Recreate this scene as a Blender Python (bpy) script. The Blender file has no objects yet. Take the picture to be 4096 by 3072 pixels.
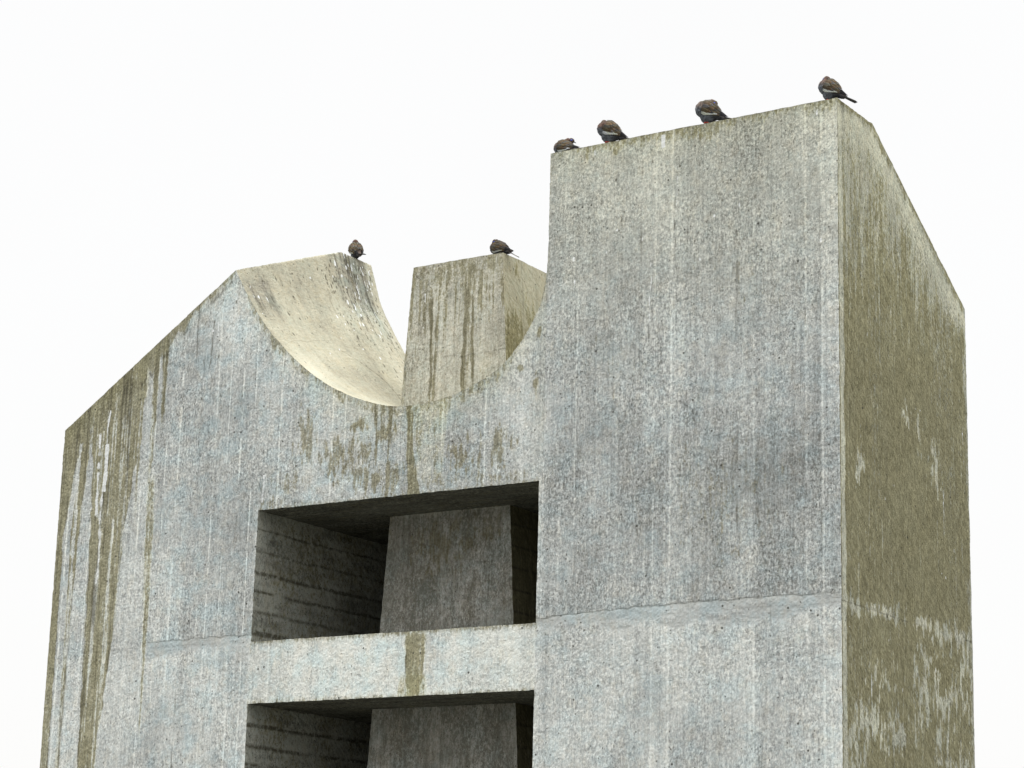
import bpy, bmesh, math, random
import numpy as np
from mathutils import Vector, Matrix, Quaternion

scene = bpy.context.scene
COL = scene.collection
rng = np.random.RandomState(7)

# ------------------------------------------------------------------ numpy noise
def _h(ix, iy, s):
    n = (ix.astype(np.int64) * 374761393 + iy.astype(np.int64) * 668265263 + s * 974634777) & 0x7fffffff
    n = ((n ^ (n >> 13)) * 1274126177) & 0x7fffffff
    n = (n ^ (n >> 16)) & 0xffffff
    return n / float(0xffffff)
def vn(x, y, s=0):
    x = np.asarray(x, float); y = np.asarray(y, float)
    x, y = np.broadcast_arrays(x, y)
    ix = np.floor(x); iy = np.floor(y); fx = x - ix; fy = y - iy
    fx = fx * fx * (3 - 2 * fx); fy = fy * fy * (3 - 2 * fy)
    a = _h(ix, iy, s); b = _h(ix + 1, iy, s); c = _h(ix, iy + 1, s); d = _h(ix + 1, iy + 1, s)
    return (a * (1 - fx) + b * fx) * (1 - fy) + (c * (1 - fx) + d * fx) * fy
def fbm(x, y, o=4, s=0):
    t = 0.; a = .5; w = 0.
    for i in range(o):
        t = t + a * vn(x * 2 ** i + 17.3 * i, y * 2 ** i + 9.1 * i, s + i * 31); w += a; a *= .5
    return t / w
def ss(a, b, x):
    t = np.clip((x - a) / (b - a), 0, 1); return t * t * (3 - 2 * t)
def mx(*a):
    r = a[0]
    for q in a[1:]: r = np.maximum(r, q)
    return r
def column(x, z, keys, soft=.012, wob=.012, seed=0):
    """stain running down between x0 and x1; keys (z, x0, x1) from top to bottom"""
    k = sorted(keys); zs = [q[0] for q in k]
    a = np.interp(z, zs, [q[1] for q in k]) + (fbm(z * 9, x * 0 + seed, 4, seed) - .5) * wob * 2
    b = np.interp(z, zs, [q[2] for q in k]) + (fbm(z * 9, x * 0 + seed + 5, 4, seed + 3) - .5) * wob * 2
    m = ss(-soft, soft, x - a) * ss(-soft, soft, b - x)
    fd = .05 + .35 * fbm(x * 40, x * 0 + seed, 3, seed + 8)
    return m * ss(-.06, .03, zs[-1] - z) * ss(-.06, fd * (zs[0] > 3.6) + .03, z - zs[0])
def blot(x, z, cx, cz, rx, rz, seed=0, amp=.9):
    d = np.sqrt(((x - cx) / rx) ** 2 + ((z - cz) / rz) ** 2)
    return np.clip(1.15 - d + (fbm(x * 34, z * 11, 5, seed) - .5) * 2.4 * amp, 0, 1)
def drip(x, z, cx, zt, zb, w, seed=0):
    c = cx + (vn(z * 5, z * 0 + seed, seed) - .5) * .03
    ww = w * (.45 + .9 * vn(z * 14, z * 0 + seed * 3., seed + 1))
    return ss(0, .006, ww - np.abs(x - c)) * ss(0, .03, zt - z) * ss(0, .05, z - zb) * ss(.12, .3, fbm(z * 10, z * 0 + seed, 2, seed + 9))

# ------------------------------------------------------------------ mesh helpers
def warp(P):
    """a few millimetres of unevenness, the same for every surface so that edges stay joined"""
    x, y, z = P[..., 0], P[..., 1], P[..., 2]
    u = x + .37 * y; v = z + .71 * y
    d = np.stack([fbm(u * 16 + 3, v * 16, 4, 1), fbm(u * 16, v * 16 + 7, 4, 2), fbm(u * 16 + 11, v * 16 + 2, 4, 3)], -1) - .5
    e = np.stack([fbm(u * 75, v * 75, 2, 4), fbm(u * 75 + 5, v * 75, 2, 5), fbm(u * 75, v * 75 + 5, 2, 6)], -1) - .5
    return P + d * .007 + e * .0045

def patch(P, W=None, T=None, flip=False):
    P = np.asarray(P, float)
    if W is None: W = np.zeros(P.shape[:2] + (4,)); W[..., 2] = .45
    if T is None: T = np.zeros(P.shape[:2] + (4,))
    return (P, W, T, flip)

def link(ob, parent=None):
    COL.objects.link(ob)
    if parent is not None: ob.parent = parent
    return ob

def build(name, patches, mat, parent=None, smooth=False, wp=True, offset=(0, 0, 0)):
    V = []; F = []; Ws = []; Ts = []; n0 = 0
    for P, W, T, flip in patches:
        h, w = P.shape[:2]
        V.append((warp(P) if wp else P).reshape(-1, 3)); Ws.append(W.reshape(-1, 4)); Ts.append(T.reshape(-1, 4))
        idx = np.arange(h * w).reshape(h, w) + n0
        q = np.stack([idx[:-1, :-1], idx[:-1, 1:], idx[1:, 1:], idx[1:, :-1]], -1).reshape(-1, 4)
        if flip: q = q[:, ::-1]
        F.append(q); n0 += h * w
    V = np.concatenate(V) - np.array(offset); F = np.concatenate(F)
    me = bpy.data.meshes.new(name)
    me.vertices.add(len(V)); me.vertices.foreach_set('co', V.ravel().astype(np.float32))
    me.loops.add(F.size); me.loops.foreach_set('vertex_index', F.ravel().astype(np.int32))
    me.polygons.add(len(F)); me.polygons.foreach_set('loop_start', (np.arange(len(F)) * 4).astype(np.int32))
    me.update(calc_edges=True)
    for nm, A in (('weather', Ws), ('tint', Ts)):
        at = me.attributes.new(nm, 'FLOAT_COLOR', 'POINT')
        at.data.foreach_set('color', np.concatenate(A).ravel().astype(np.float32))
    me.polygons.foreach_set('use_smooth', np.full(len(F), bool(smooth)))
    me.materials.append(mat); me.validate()
    return link(bpy.data.objects.new(name, me), parent)

# ------------------------------------------------------------------ materials
class NT:
    def __init__(s, m):
        m.use_nodes = True; s.t = m.node_tree; s.t.nodes.clear(); s.L = s.t.links
    def n(s, ty, **k):
        o = s.t.nodes.new(ty)
        for a, b in k.items():
            if a == 'ins':
                for i, v in b.items():
                    if isinstance(v, bpy.types.NodeSocket): s.L.new(v, o.inputs[i])
                    else: o.inputs[i].default_value = v
            else: setattr(o, a, b)
        return o
    def m(s, op, a, b=0., c=None, clamp=False):
        i = {0: a, 1: b}
        if c is not None: i[2] = c
        return s.n('ShaderNodeMath', operation=op, use_clamp=clamp, ins=i).outputs[0]
    def mix(s, f, a, b, bt='MIX'):
        o = s.n('ShaderNodeMix', data_type='RGBA', blend_type=bt)
        for i, v in ((0, f), (6, a), (7, b)):
            if isinstance(v, bpy.types.NodeSocket): s.L.new(v, o.inputs[i])
            else: o.inputs[i].default_value = v if i == 0 else (*v, 1)
        return o.outputs[2]
    def noise(s, vec, sc, det=4., rough=.55, dist=0.):
        return s.n('ShaderNodeTexNoise', ins={'Vector': vec, 'Scale': sc, 'Detail': det, 'Roughness': rough, 'Distortion': dist}).outputs[0]
    def mp(s, vec, sc, loc=(0, 0, 0)):
        return s.n('ShaderNodeMapping', ins={'Vector': vec, 'Scale': sc, 'Location': loc}).outputs[0]
    def sm(s, v, a, b):
        return s.n('ShaderNodeMapRange', interpolation_type='SMOOTHSTEP', ins={0: v, 1: a, 2: b}).outputs[0]
    def ramp(s, f, stops):
        o = s.n('ShaderNodeValToRGB', ins={0: f}); e = o.color_ramp.elements
        while len(e) < len(stops): e.new(.5)
        for q, (p, c) in zip(e, stops): q.position = p; q.color = (*c, 1)
        return o.outputs[0]

def concrete(name, dark, mid, light, mottle=1.0, vert=1.0, horiz=False):
    m = bpy.data.materials.new(name); N = NT(m)
    pos = N.n('ShaderNodeTexCoord').outputs['Object']
    w = N.n('ShaderNodeAttribute', attribute_name='weather'); ws = N.n('ShaderNodeSeparateColor', ins={0: w.outputs['Color']})
    ol, wh, tone = ws.outputs[0], ws.outputs[1], ws.outputs[2]; smo = w.outputs['Alpha']
    t = N.n('ShaderNodeAttribute', attribute_name='tint'); tsn = N.n('ShaderNodeSeparateColor', ins={0: t.outputs['Color']})
    warm, dk, blue = tsn.outputs
    st = (.12, 1, 1) if horiz else (1, 1, .12)
    vs = N.mp(pos, st if vert else (1, 1, 1))
    vs2 = N.mp(pos, (1, 1, .62) if vert else (1, 1, 1), (3, 5, 1))
    nf = N.noise(vs2, 70, 5, .72)            # speckle
    nm = N.noise(vs2, 16, 5, .68, .4)        # mottling
    nl = N.noise(pos, 2.2, 3, .6)
    ns = N.noise(vs, 60, 4, .65)             # fine streaks
    ng = N.noise(vs, 300, 2, .7)             # wood grain
    rough = N.m('SUBTRACT', 1.0, smo)
    nh = N.noise(pos, 190, 4, .8)
    rg = N.m('MULTIPLY_ADD', N.sm(N.noise(pos, 1.7, 4, .65), .36, .62), 1.0, .55)      # rougher and smoother areas
    n40 = N.noise(vs2, 42, 4, .8)
    sp = N.m('SUBTRACT', N.sm(nf, .33, .67), .5)
    a = N.m('MULTIPLY', N.m('MULTIPLY', sp, .30 * mottle), rg)
    a = N.m('ADD', a, N.m('MULTIPLY', N.m('MULTIPLY', N.m('SUBTRACT', N.sm(n40, .35, .65), .5), .30 * mottle), rg))
    a = N.m('ADD', a, N.m('MULTIPLY', N.m('SUBTRACT', nh, .5), 1.2 * mottle))
    a = N.m('ADD', a, N.m('MULTIPLY', N.m('SUBTRACT', nm, .5), .55 * mottle))
    a = N.m('ADD', a, N.m('MULTIPLY', N.m('SUBTRACT', ns, .5), .70 * vert))
    a = N.m('ADD', a, N.m('MULTIPLY', N.m('SUBTRACT', ng, .5), .7 * vert))
    a = N.m('MULTIPLY', a, N.m('MULTIPLY_ADD', rough, .85, .15))
    tn = N.m('ADD', tone, a, clamp=True)
    c = N.ramp(tn, [(0.0, dark), (.5, mid), (1.0, light)])
    # blue grey and warm grey patches of the cement itself
    pb = N.sm(N.noise(pos, 5, 4, .6), .42, .66)
    c = N.mix(N.m('MULTIPLY', pb, N.m('ADD', blue, .25)), c, (.905, 1.0, 1.05), 'MULTIPLY')
    pw = N.sm(N.noise(vs2, 9, 5, .75), .48, .66)
    c = N.mix(N.m('MULTIPLY', pw, .6), c, (1.0, .945, .875), 'MULTIPLY')
    pc = N.sm(N.noise(vs2, 33, 4, .75), .50, .66)
    c = N.mix(N.m('MULTIPLY', pc, .5), c, (.90, 1.0, 1.05), 'MULTIPLY')
    c = N.mix(warm, c, (1.0, .955, .74), 'MULTIPLY')
    # pale crust flecks
    vo = N.n('ShaderNodeTexVoronoi', feature='F1', ins={'Vector': vs2, 'Scale': 48., 'Randomness': 1.})
    fl = N.m('MULTIPLY', N.sm(vo.outputs['Distance'], .30, .16), N.sm(N.n('ShaderNodeSeparateColor', ins={0: vo.outputs['Color']}).outputs[0], .70, .82))
    c = N.mix(N.m('MULTIPLY', N.m('MULTIPLY', N.m('MULTIPLY', fl, rough), N.sm(tone, .2, .5)), .45 * mottle), c, (.62, .62, .56))
    # algae stain, ragged
    nr = N.noise(vs2, 38, 5, .7)
    nr2 = N.noise(vs, 26, 4, .65)
    om = N.m('ADD', ol, N.m('MULTIPLY', N.m('SUBTRACT', nr, .5), 1.7))
    om = N.m('ADD', om, N.m('MULTIPLY', N.m('SUBTRACT', nr2, .5), 1.5))
    om = N.m('MULTIPLY', N.sm(om, .30, .78), N.sm(ol, .02, .25))
    oc = N.ramp(N.m('ADD', N.m('MULTIPLY', nf, .5), N.m('MULTIPLY', N.m('ADD', ns, nm), .28), clamp=True),
                [(.36, (.062, .057, .030)), (.50, (.150, .138, .088)), (.64, (.31, .29, .205))])
    c = N.mix(N.m('MULTIPLY', om, N.m('MULTIPLY_ADD', nl, .5, .56)), c, oc)
    c = N.mix(N.m('MULTIPLY', N.m('MULTIPLY', warm, om), .9), c, (1.0, .985, .74), 'MULTIPLY')
    om2 = N.m('MULTIPLY', dk, N.sm(nr2, .3, .55))
    c = N.mix(N.m('MULTIPLY', om2, .85), c, (.060, .055, .036))
    # white runs
    wm = N.sm(N.m('ADD', wh, N.m('MULTIPLY', N.m('SUBTRACT', nf, .5), .7)), .38, .55)
    c = N.mix(N.m('MULTIPLY', wm, .85), c, (.66, .68, .68))
    # pores
    v2 = N.n('ShaderNodeTexVoronoi', feature='F1', ins={'Vector': pos, 'Scale': 13., 'Randomness': 1.})
    r2 = N.n('ShaderNodeSeparateColor', ins={0: v2.outputs['Color']})
    rad = N.m('MULTIPLY_ADD', r2.outputs[1], .09, .02)
    po = N.m('MULTIPLY', N.m('LESS_THAN', v2.outputs['Distance'], rad), N.m('GREATER_THAN', r2.outputs[0], .62))
    v3 = N.n('ShaderNodeTexVoronoi', feature='F1', ins={'Vector': N.mp(pos, (1, 1, .7), (5, 3, 2)), 'Scale': 29., 'Randomness': 1.})
    r3 = N.n('ShaderNodeSeparateColor', ins={0: v3.outputs['Color']})
    po = N.m('MAXIMUM', po, N.m('MULTIPLY', N.m('LESS_THAN', v3.outputs['Distance'], .13), N.m('GREATER_THAN', r3.outputs[0], .80)))
    c = N.mix(N.m('MULTIPLY', po, .85), c, (.04, .038, .03))
    hgt = N.m('ADD', N.m('MULTIPLY', nf, .5), N.m('ADD', N.m('MULTIPLY', ns, .5 * vert), N.m('MULTIPLY', nm, .7)))
    hgt = N.m('MULTIPLY', hgt, N.m('MULTIPLY_ADD', rough, .8, .2))
    hgt = N.m('SUBTRACT', hgt, N.m('MULTIPLY', po, 1.5))
    bp = N.n('ShaderNodeBump', ins={'Strength': 1., 'Distance': .008, 'Height': hgt})
    b = N.n('ShaderNodeBsdfPrincipled', ins={'Base Color': c, 'Roughness': .93, 'Normal': bp.outputs[0]})
    b.inputs['Specular IOR Level'].default_value = .2
    N.n('ShaderNodeOutputMaterial', ins={0: b.outputs[0]})
    return m

M_FACE = concrete('board_marked_concrete', (.120, .123, .114), (.340, .354, .346), (.64, .655, .62))
M_IN = concrete('shade_toned_inner_concrete', (.030, .031, .026), (.165, .168, .152), (.36, .37, .34), 1.1, 1.0, True)  # algae-dark, and lowered further to paint in the shade of the openings
M_CURVE = concrete('smooth_buff_concrete', (.17, .16, .13), (.405, .385, .300), (.57, .555, .47), .42, 0)
M_PILLAR = concrete('streaked_concrete', (.14, .135, .11), (.36, .355, .32), (.58, .58, .54), .9)

# ------------------------------------------------------------------ geometry of the monument (metres)
XL, SL, SR, XT = -7.505, -5.245, -2.500, -2.466
ZT, ZLEFT, YB, YR = 7.757, 6.039, 2.36, 1.74
Z1T, Z1B, Z2T, Z2B, Z3T, Z3B = 5.131, 4.045, 3.544, 2.458, 1.957, .871

def spline(pts, n):
    pts = np.array(pts, float); out = []
    P = np.vstack([2 * pts[0] - pts[1], pts, 2 * pts[-1] - pts[-2]])
    for i in range(1, len(P) - 2):
        p0, p1, p2, p3 = P[i - 1:i + 3]
        for t in np.linspace(0, 1, 12, endpoint=False):
            out.append(.5 * ((2 * p1) + (-p0 + p2) * t + (2 * p0 - 5 * p1 + 4 * p2 - p3) * t * t + (-p0 + 3 * p1 - 3 * p2 + p3) * t ** 3))
    out.append(pts[-1]); out = np.array(out)
    s = np.r_[0, np.cumsum(np.linalg.norm(np.diff(out, axis=0), axis=1))]; s /= s[-1]
    q = np.linspace(0, 1, n)
    return np.c_[np.interp(q, s, out[:, 0]), np.interp(q, s, out[:, 1])]

F_L = spline([(-5.633, 7.257), (-5.558, 7.128), (-5.461, 6.975), (-5.348, 6.812), (-5.175, 6.608), (-4.924, 6.373), (-4.670, 6.180),
              (-4.424, 6.040), (-4.184, 5.942), (-3.996, 5.887), (-3.858, 5.863), (-3.72, 5.856)], 400)
F_R = spline([(-3.72, 5.856), (-3.60, 5.859), (-3.452, 5.874), (-3.233, 5.920), (-3.017, 6.000), (-2.847, 6.102), (-2.681, 6.275),
              (-2.558, 6.468), (-2.495, 6.665), (-2.474, 6.831), (-2.4665, 7.0), (-2.466, 7.1)], 180)
B_L = spline([(-5.525, 7.76), (-5.507, 7.748), (-5.483, 7.674), (-5.439, 7.535), (-5.392, 7.397), (-5.326, 7.256), (-5.252, 7.132), (-5.123, 6.917), (-4.96, 6.68),
              (-4.72, 6.38), (-4.42, 6.12), (-4.06, 5.93), (-3.72, 5.856)], 400)
ARC = np.vstack([F_L, F_R[1:]])
def ztop(x):
    x = np.asarray(x, float)
    return np.where(x < -5.633, np.interp(x, [XL, -5.633], [ZLEFT, 7.257]),
                    np.where(x < XT, np.interp(x, ARC[:, 0], ARC[:, 1]), ZT))

BW = .137    # width of a form board
def board(u, z, seed=0):
    k = np.floor(u / BW); j = (_h(k, k * 0, 5 + seed) - .5) * .03
    off = (_h(k, k * 0, 9 + seed) - .5)
    d = np.abs(u - k * BW - j)
    vis = fbm(z * 1.3 + k * 3.7, k * 0., 3, 77 + seed)
    st = _h(k, k * 0, 15 + seed)
    line = ss(.0115, .003, d) * ss(.38, .54, vis + (st - .5) * .5)
    return off, line, st

def front_paint(x, z):
    zt = ztop(x); d = zt - z
    ol = np.zeros_like(x); wh = np.zeros_like(x); sm_ = np.zeros_like(x); wm = np.zeros_like(x); dk = np.zeros_like(x); bl = np.zeros_like(x)
    off, line, st = board(x, z)
    big = fbm(x * 1.1 + 3, z * .9, 4, 11); med = fbm(x * 4, z * 2.0, 4, 12)
    tone = .485 + (big - .5) * .38 + (med - .5) * .34 + off * .07 + (fbm(x * 60, z * .5, 3, 13) - .5) * .26
    tone += .15 * ss(4.05, 3.95, z)
    rt = ss(-2.7, -2.3, x)
    tone += .09 * (1 - rt) * ss(-6.9, -6.6, x); 
    tone += rt * (.10 * ss(6.3, 7.5, z) - .09 * ss(5.9, 5.2, z) * ss(4.0, 4.2, z))
    tone -= .06 * (1 - rt) * ss(5.9, 5.2, z) * ss(4.0, 4.2, z) * ss(-6.2, -6.0, x)
    tone += .13 * np.exp(-((x + 5.6) / .35) ** 2 - ((z - 6.9) / .35) ** 2)
    tone += .05 * ss(-.16, -.08, x)
    bl += ss(-6.6, -6.2, x) * ss(-2.2, -3.5, x) * .75 + rt * .45 * ss(7.2, 5.6, z)
    # raised fins and open joints between the form boards
    lw = np.where(st > .32, 1., -1.)
    tone += line * np.where(lw > 0, .52, 0) * (.55 + .8 * ss(-2.4, -3.5, x)) * ss(.25, .5, fbm(z * 6, x * 0 + np.floor(x / BW), 3, 92))
    dk += line * np.where(lw > 0, 0, .75) * ss(.42, .55, fbm(z * 2.2, x * 0 + np.floor(x / BW), 3, 91))
    # edge of tower: rough last board
    last = ss(-.15, -.13, x)
    tone += last * (fbm(x * 3, z * 34, 3, 66) - .5) * .35
    dk += ss(.006, .002, np.abs(x + .142)) * .5 * ss(.35, .55, fbm(z * 1.5, z * 0, 3, 67))
    # construction joint, rendered over with smooth cement
    jz = 4.05
    up = jz + .075 * ss(-7.0, -6.0, x) * (.35 + .65 * ss(-3, -1.2, x)) + .03 * np.where(x < -5.2, 1, 0) + (fbm(x * 14, x * 0, 5, 21) - .5) * .028
    lo = jz - .02 - .20 * fbm(x * 4.5, x * 0 + 4, 5, 22) ** 1.6
    band = ss(0, .010, up - z) * ss(-.01, .045, z - lo) * (.55 + .45 * ss(.3, .5, fbm(x * 5, z * 14, 3, 26))) * ss(-6.5, -6.3, x)
    inslot = (x > SL) & (x < SR)
    band = np.where(inslot, 0, band)
    sm_ = mx(sm_, band * .92)
    tone = tone * (1 - band) + band * (.58 + (fbm(x * 2.2, z * 7, 3, 23) - .5) * .3)
    bl += band * .25
    dk += ss(.008, .002, np.abs(z - jz + (fbm(x * 6, x * 0, 3, 24) - .5) * .012)) * .25 * ss(.40, .5, fbm(x * 2, x * 0 + 2, 3, 25)) * np.where(inslot, 0, 1)
    dk += ss(.012, .003, np.abs(z - up)) * .22 * rt * (1 - inslot) * ss(.45, .6, fbm(x * 14, x * 0, 3, 29))
    # algae along every top edge
    ln = fbm(x * 16, x * 0, 4, 31); ln2 = fbm(x * 3, x * 0 + 8, 3, 32)
    slope = x < -5.633; tower = x > XT
    reach = np.where(slope, -.01 + .07 * ln + .24 * ln * ss(-5.9, -6.6, x) + .03, np.where(tower, .00 + .17 * ln * ln2 * 1.5, .0 + .22 * ln * ln2 + .06 * ss(-4.6, -4.2, x) * ss(-2.6, -3, x)))
    e = ss(.045, -.045, d - reach)
    ol = mx(ol, e * np.where(slope, .80, .52) * (.75 + .5 * ln2)); dk += ss(.012, .002, d) * .55 * ss(.4, .6, ln) * (1 - slope)
    dd = np.abs(d - reach - .015)
    dk += np.where(slope, ss(.035, .0, dd) * .8 * ss(.46, .62, ln), 0)
    # side edge of the tower inside the notch
    ol = mx(ol, ss(.035, .0, x - XT) * rt * ss(6.2, 6.9, z) * ss(.3, .6, fbm(z * 6, z * 0, 3, 35)) * .6 * np.where(x > XT - .01, 1, 0))
    # brown columns, left end
    A = column(x, z, [(6.2, -7.52, -7.33), (5.7, -7.52, -7.335), (5.1, -7.52, -7.43), (2.0, -7.52, -7.405)], seed=1)
    Bc = column(x, z, [(6.3, -7.36, -7.19), (5.7, -7.29, -7.20), (5.1, -7.34, -7.25), (4.1, -7.33, -7.275), (2.0, -7.31, -7.285)], seed=2)
    Cc = column(x, z, [(6.55, -7.28, -6.62), (5.7, -7.145, -6.63), (5.1, -7.115, -6.72), (4.4, -7.10, -6.75), (3.9, -7.085, -6.80), (3.3, -7.07, -6.86), (2.0, -7.06, -6.88)], wob=.02, seed=3)
    top = ss(-6.50, -6.58, x) * ss(.48, .38, d) * (x < -6.4)
    fine = fbm(x * 55, z * 1.2, 3, 41)
    fn2 = fbm(x * 28, z * .7, 3, 42)
    amt = .80 + 1.7 * (fine - .5) + .9 * (fn2 - .5)
    ol = mx(ol, A * (amt + .15), Bc * (amt + .1), Cc * amt, top * (.72 + .9 * (fine - .5) * ss(6.4, 6.0, z)))
    runs = ss(.60, .70, fbm(x * 46 + 7, z * 1.1, 3, 43)) * (A + Cc + Bc).clip(0, 1)
    dk += runs * .75
    tone += (A + Bc + Cc).clip(0, 1) * .12
    rim = lambda q: ss(.15, .5, q) * ss(.95, .6, q)
    dk += (rim(A) + rim(Cc) + rim(Bc)) * .5 * ss(.4, .6, fine)
    pur = top * ss(.45, .1, d) * ss(.48, .62, fbm(x * 9, z * 6, 4, 44)); dk += pur * .30
    wm += (A + Bc + Cc + top).clip(0, 1) * .25
    for keys, sd, am in (([(6.72, -6.505, -6.43), (5.8, -6.485, -6.445), (5.45, -6.49, -6.455)], 4, 1.), ([(6.75, -6.405, -6.345), (6.1, -6.385, -6.34), (5.9, -6.375, -6.35)], 5, 1.),
                         ([(5.5, -6.49, -6.40), (4.6, -6.46, -6.38), (3.9, -6.42, -6.385), (3.3, -6.40, -6.385)], 6, .62), ([(6.45, -6.62, -6.59), (5.2, -6.63, -6.60)], 7, .9),
                         ([(5.87, -3.765, -3.710), (5.5, -3.76, -3.695), (5.14, -3.73, -3.615), (4.5, -3.70, -3.6)], 8, 1.15), ([(6.0, -3.715, -3.36), (5.66, -3.70, -3.38), (5.3, -3.66, -3.40), (5.14, -3.6, -3.5)], 9, .40),
                         ([(4.02, -3.705, -3.50), (3.8, -3.70, -3.515), (3.54, -3.675, -3.54)], 10, .95), ([(3.7, -3.74, -3.50), (3.54, -3.76, -3.47)], 15, .55)):
        q = column(x, z, keys, seed=sd); ol = mx(ol, q * am * (.85 + 1.2 * (fine - .5))); wm += q * .25; tone += q * .08
        if sd in (4, 5, 8): dk += q * .55 * ss(.35, .6, fine)
    # light and white runs through the brown
    for cx, zt_, zb, w_, am in ((-7.30, 5.92, 4.0, .022, .42), (-7.165, 5.9, 3.2, .018, .42), (-7.07, 5.98, 5.2, .020, .55), (-6.985, 6.18, 5.85, .011, .9), (-6.985, 5.88, 5.42, .030, 1.), (-7.0, 5.45, 4.6, .018, .5),
                                (-6.86, 5.2, 4.3, .012, .4), (-6.53, 6.35, 4.9, .03, .36)):
        q = drip(x, z, cx, zt_, zb, w_, int(-cx * 100)); ol = ol * (1 - .9 * q); wh = mx(wh, q * am)
    lt = column(x, z, [(5.75, -7.34, -7.31), (5.1, -7.425, -7.345), (4.0, -7.40, -7.335), (2.0, -7.40, -7.32)], seed=12) + column(x, z, [(5.3, -7.25, -7.16), (5.1, -7.245, -7.125), (4.0, -7.27, -7.10), (2, -7.28, -7.08)], seed=13)
    ol *= 1 - .9 * lt.clip(0, 1); tone += lt * .1; bl += lt * .5
    ol *= 1 - .55 * ss(4.05, 3.3, z) * (x > -7.4) * (x < -7.1)
    # blotches under the arc
    for cx, cz, rx, rz, s_ in ((-4.46, 5.50, .14, .17, 1), (-4.10, 5.30, .24, .12, 2), (-4.22, 5.50, .12, .14, 3), (-3.87, 5.28, .10, .15, 4), (-2.88, 5.45, .12, .17, 5), (-3.24, 5.40, .12, .15, 6), (-4.95, 5.34, .25, .10, 7), (-5.1, 5.18, .16, .06, 8),
                               (-4.78, 5.70, .10, .2, 9), (-3.98, 5.66, .14, .12, 10), (-2.83, 5.2, .34, .05, 11), (-3.4, 5.22, .3, .06, 12), (-4.23, 5.75, .10, .06, 13), (-3.06, 5.25, .06, .15, 14)):
        ol = mx(ol, blot(x, z, cx, cz, rx * 1.25, rz * 1.25, s_ * 7) * (.86 if s_ not in (7, 8, 11, 12) else .55) * (.75 + .9 * (fbm(x * 50, z * 1.5, 3, 55) - .3)))
    st_ = ss(.54, .66, fbm(x * 38, z * .8, 3, 51)) * ss(-4.22, -4.1, x) * ss(-3.8, -3.86, x) * ss(5.35, 5.5, z)
    ol = mx(ol, st_ * .75); dk += st_ * .45 * ss(5.5, 5.6, z)
    for cx, cz, rx, rz, s_ in ((-2.53, 6.33, .035, .05, 1), (-2.70, 6.04, .05, .03, 2), (-2.55, 5.9, .03, .12, 3)):
        ol = mx(ol, blot(x, z, cx, cz, rx, rz, 60 + s_) * .9)
    und = ss(-5.1, -4.2, x) * ss(-2.3, -2.9, x) * ss(.55, .0, d)
    wm += und * .18; tone += und * .05
    wm += rt * ss(2.2, .1, d) * .42 + ss(.35, 0, d) * .2
    mid = inslot & (z < Z1B + .001)
    tone += np.where(mid, .13, 0); wm += np.where(mid, .08, 0)
    ol = mx(ol, np.where(mid & (z > Z2T), ss(.07, .0, Z1B - z) * .62 + 0 * x, 0))
    # small olive fringe above the slots
    for zz in (Z1T, Z2T, Z3T):
        f = np.where(inslot, ss(.035 + .06 * ln2, 0, z - zz) * ss(-.01, 0, z - zz), 0)
        ol = mx(ol, f * .50)
    ef = np.minimum(np.abs(x - SL), np.abs(x - SR)); ins = (z < Z1T + .05)
    tone += np.where(ins, ss(.05, .0, ef) * .12, 0)
    ol = mx(ol, np.where(ins, ss(.02, .0, ef) * .5 * ss(.45, .6, fbm(z * 7, z * 0, 3, 71)), 0))
    # drips on the tower and the gable
    for cx, zt_, zb, w_, am in ((-1.46, 7.745, 7.60, .016, 1.), (-1.462, 7.62, 7.50, .006, .8), (-1.545, 6.85, 6.20, .006, .9), (-1.555, 6.05, 5.75, .006, .8), (-5.79, 6.98, 6.66, .007, .9), (-5.86, 6.2, 6.1, .006, .7), (-1.14, 5.2, 4.9, .004, .6),
                                (-1.73, 7.6, 7.3, .007, .6), (-1.77, 7.4, 7.25, .01, .6), (-2.0, 6.2, 5.4, .004, .5), (-1.335, 7.4, 6.9, .006, .6), (-5.20, 5.5, 5.15, .014, .5)):
        wh = mx(wh, drip(x, z, cx, zt_, zb, w_, int(-cx * 77)) * am)
    for cx, zt_, zb, w_ in ((-1.33, 7.22, 6.80, .007), (-.27, 6.3, 5.95, .006), (-1.555, 6.25, 6.05, .006), (-.83, 6.5, 6.2, .006), (-5.66, 6.66, 6.5, .004), (-5.05, 6.7, 5.0, .005), (-4.97, 5.7, 4.6, .004), (-5.85, 6.85, 6.4, .012)):
        dk += drip(x, z, cx, zt_, zb, w_, int(-cx * 91)) * .95
    for i in range(46):       # bird spatter near the top
        cx = rng.uniform(-2.4, -.1) if i > 14 else rng.uniform(-6.0, -5.5)
        cz = ztop(cx) - rng.uniform(.08, 1.5) ** 1.4 * .7
        q = ss(1, .5, np.sqrt(((x - cx) / rng.uniform(.006, .012)) ** 2 + ((z - cz) / rng.uniform(.01, .03)) ** 2))
        if i % 3 == 0: wh = mx(wh, q)
        else: dk += q
    tb = blot(x, z, -.95, 4.85, .55, .50, 401, 1.2) * .38 + blot(x, z, -1.9, 5.9, .35, .5, 402, 1.2) * .22 + blot(x, z, -.75, 6.5, .5, .35, 403, 1.2) * .25
    ol = mx(ol, tb * (1 - band)); tone -= tb * .15
    wm += ol * .15
    W = np.stack([ol.clip(0, 1), wh.clip(0, 1), tone.clip(0, 1), sm_.clip(0, 1)], -1)
    T = np.stack([wm.clip(0, 1), dk.clip(0, 1), bl.clip(0, 1), x * 0], -1)
    return W, T

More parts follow.
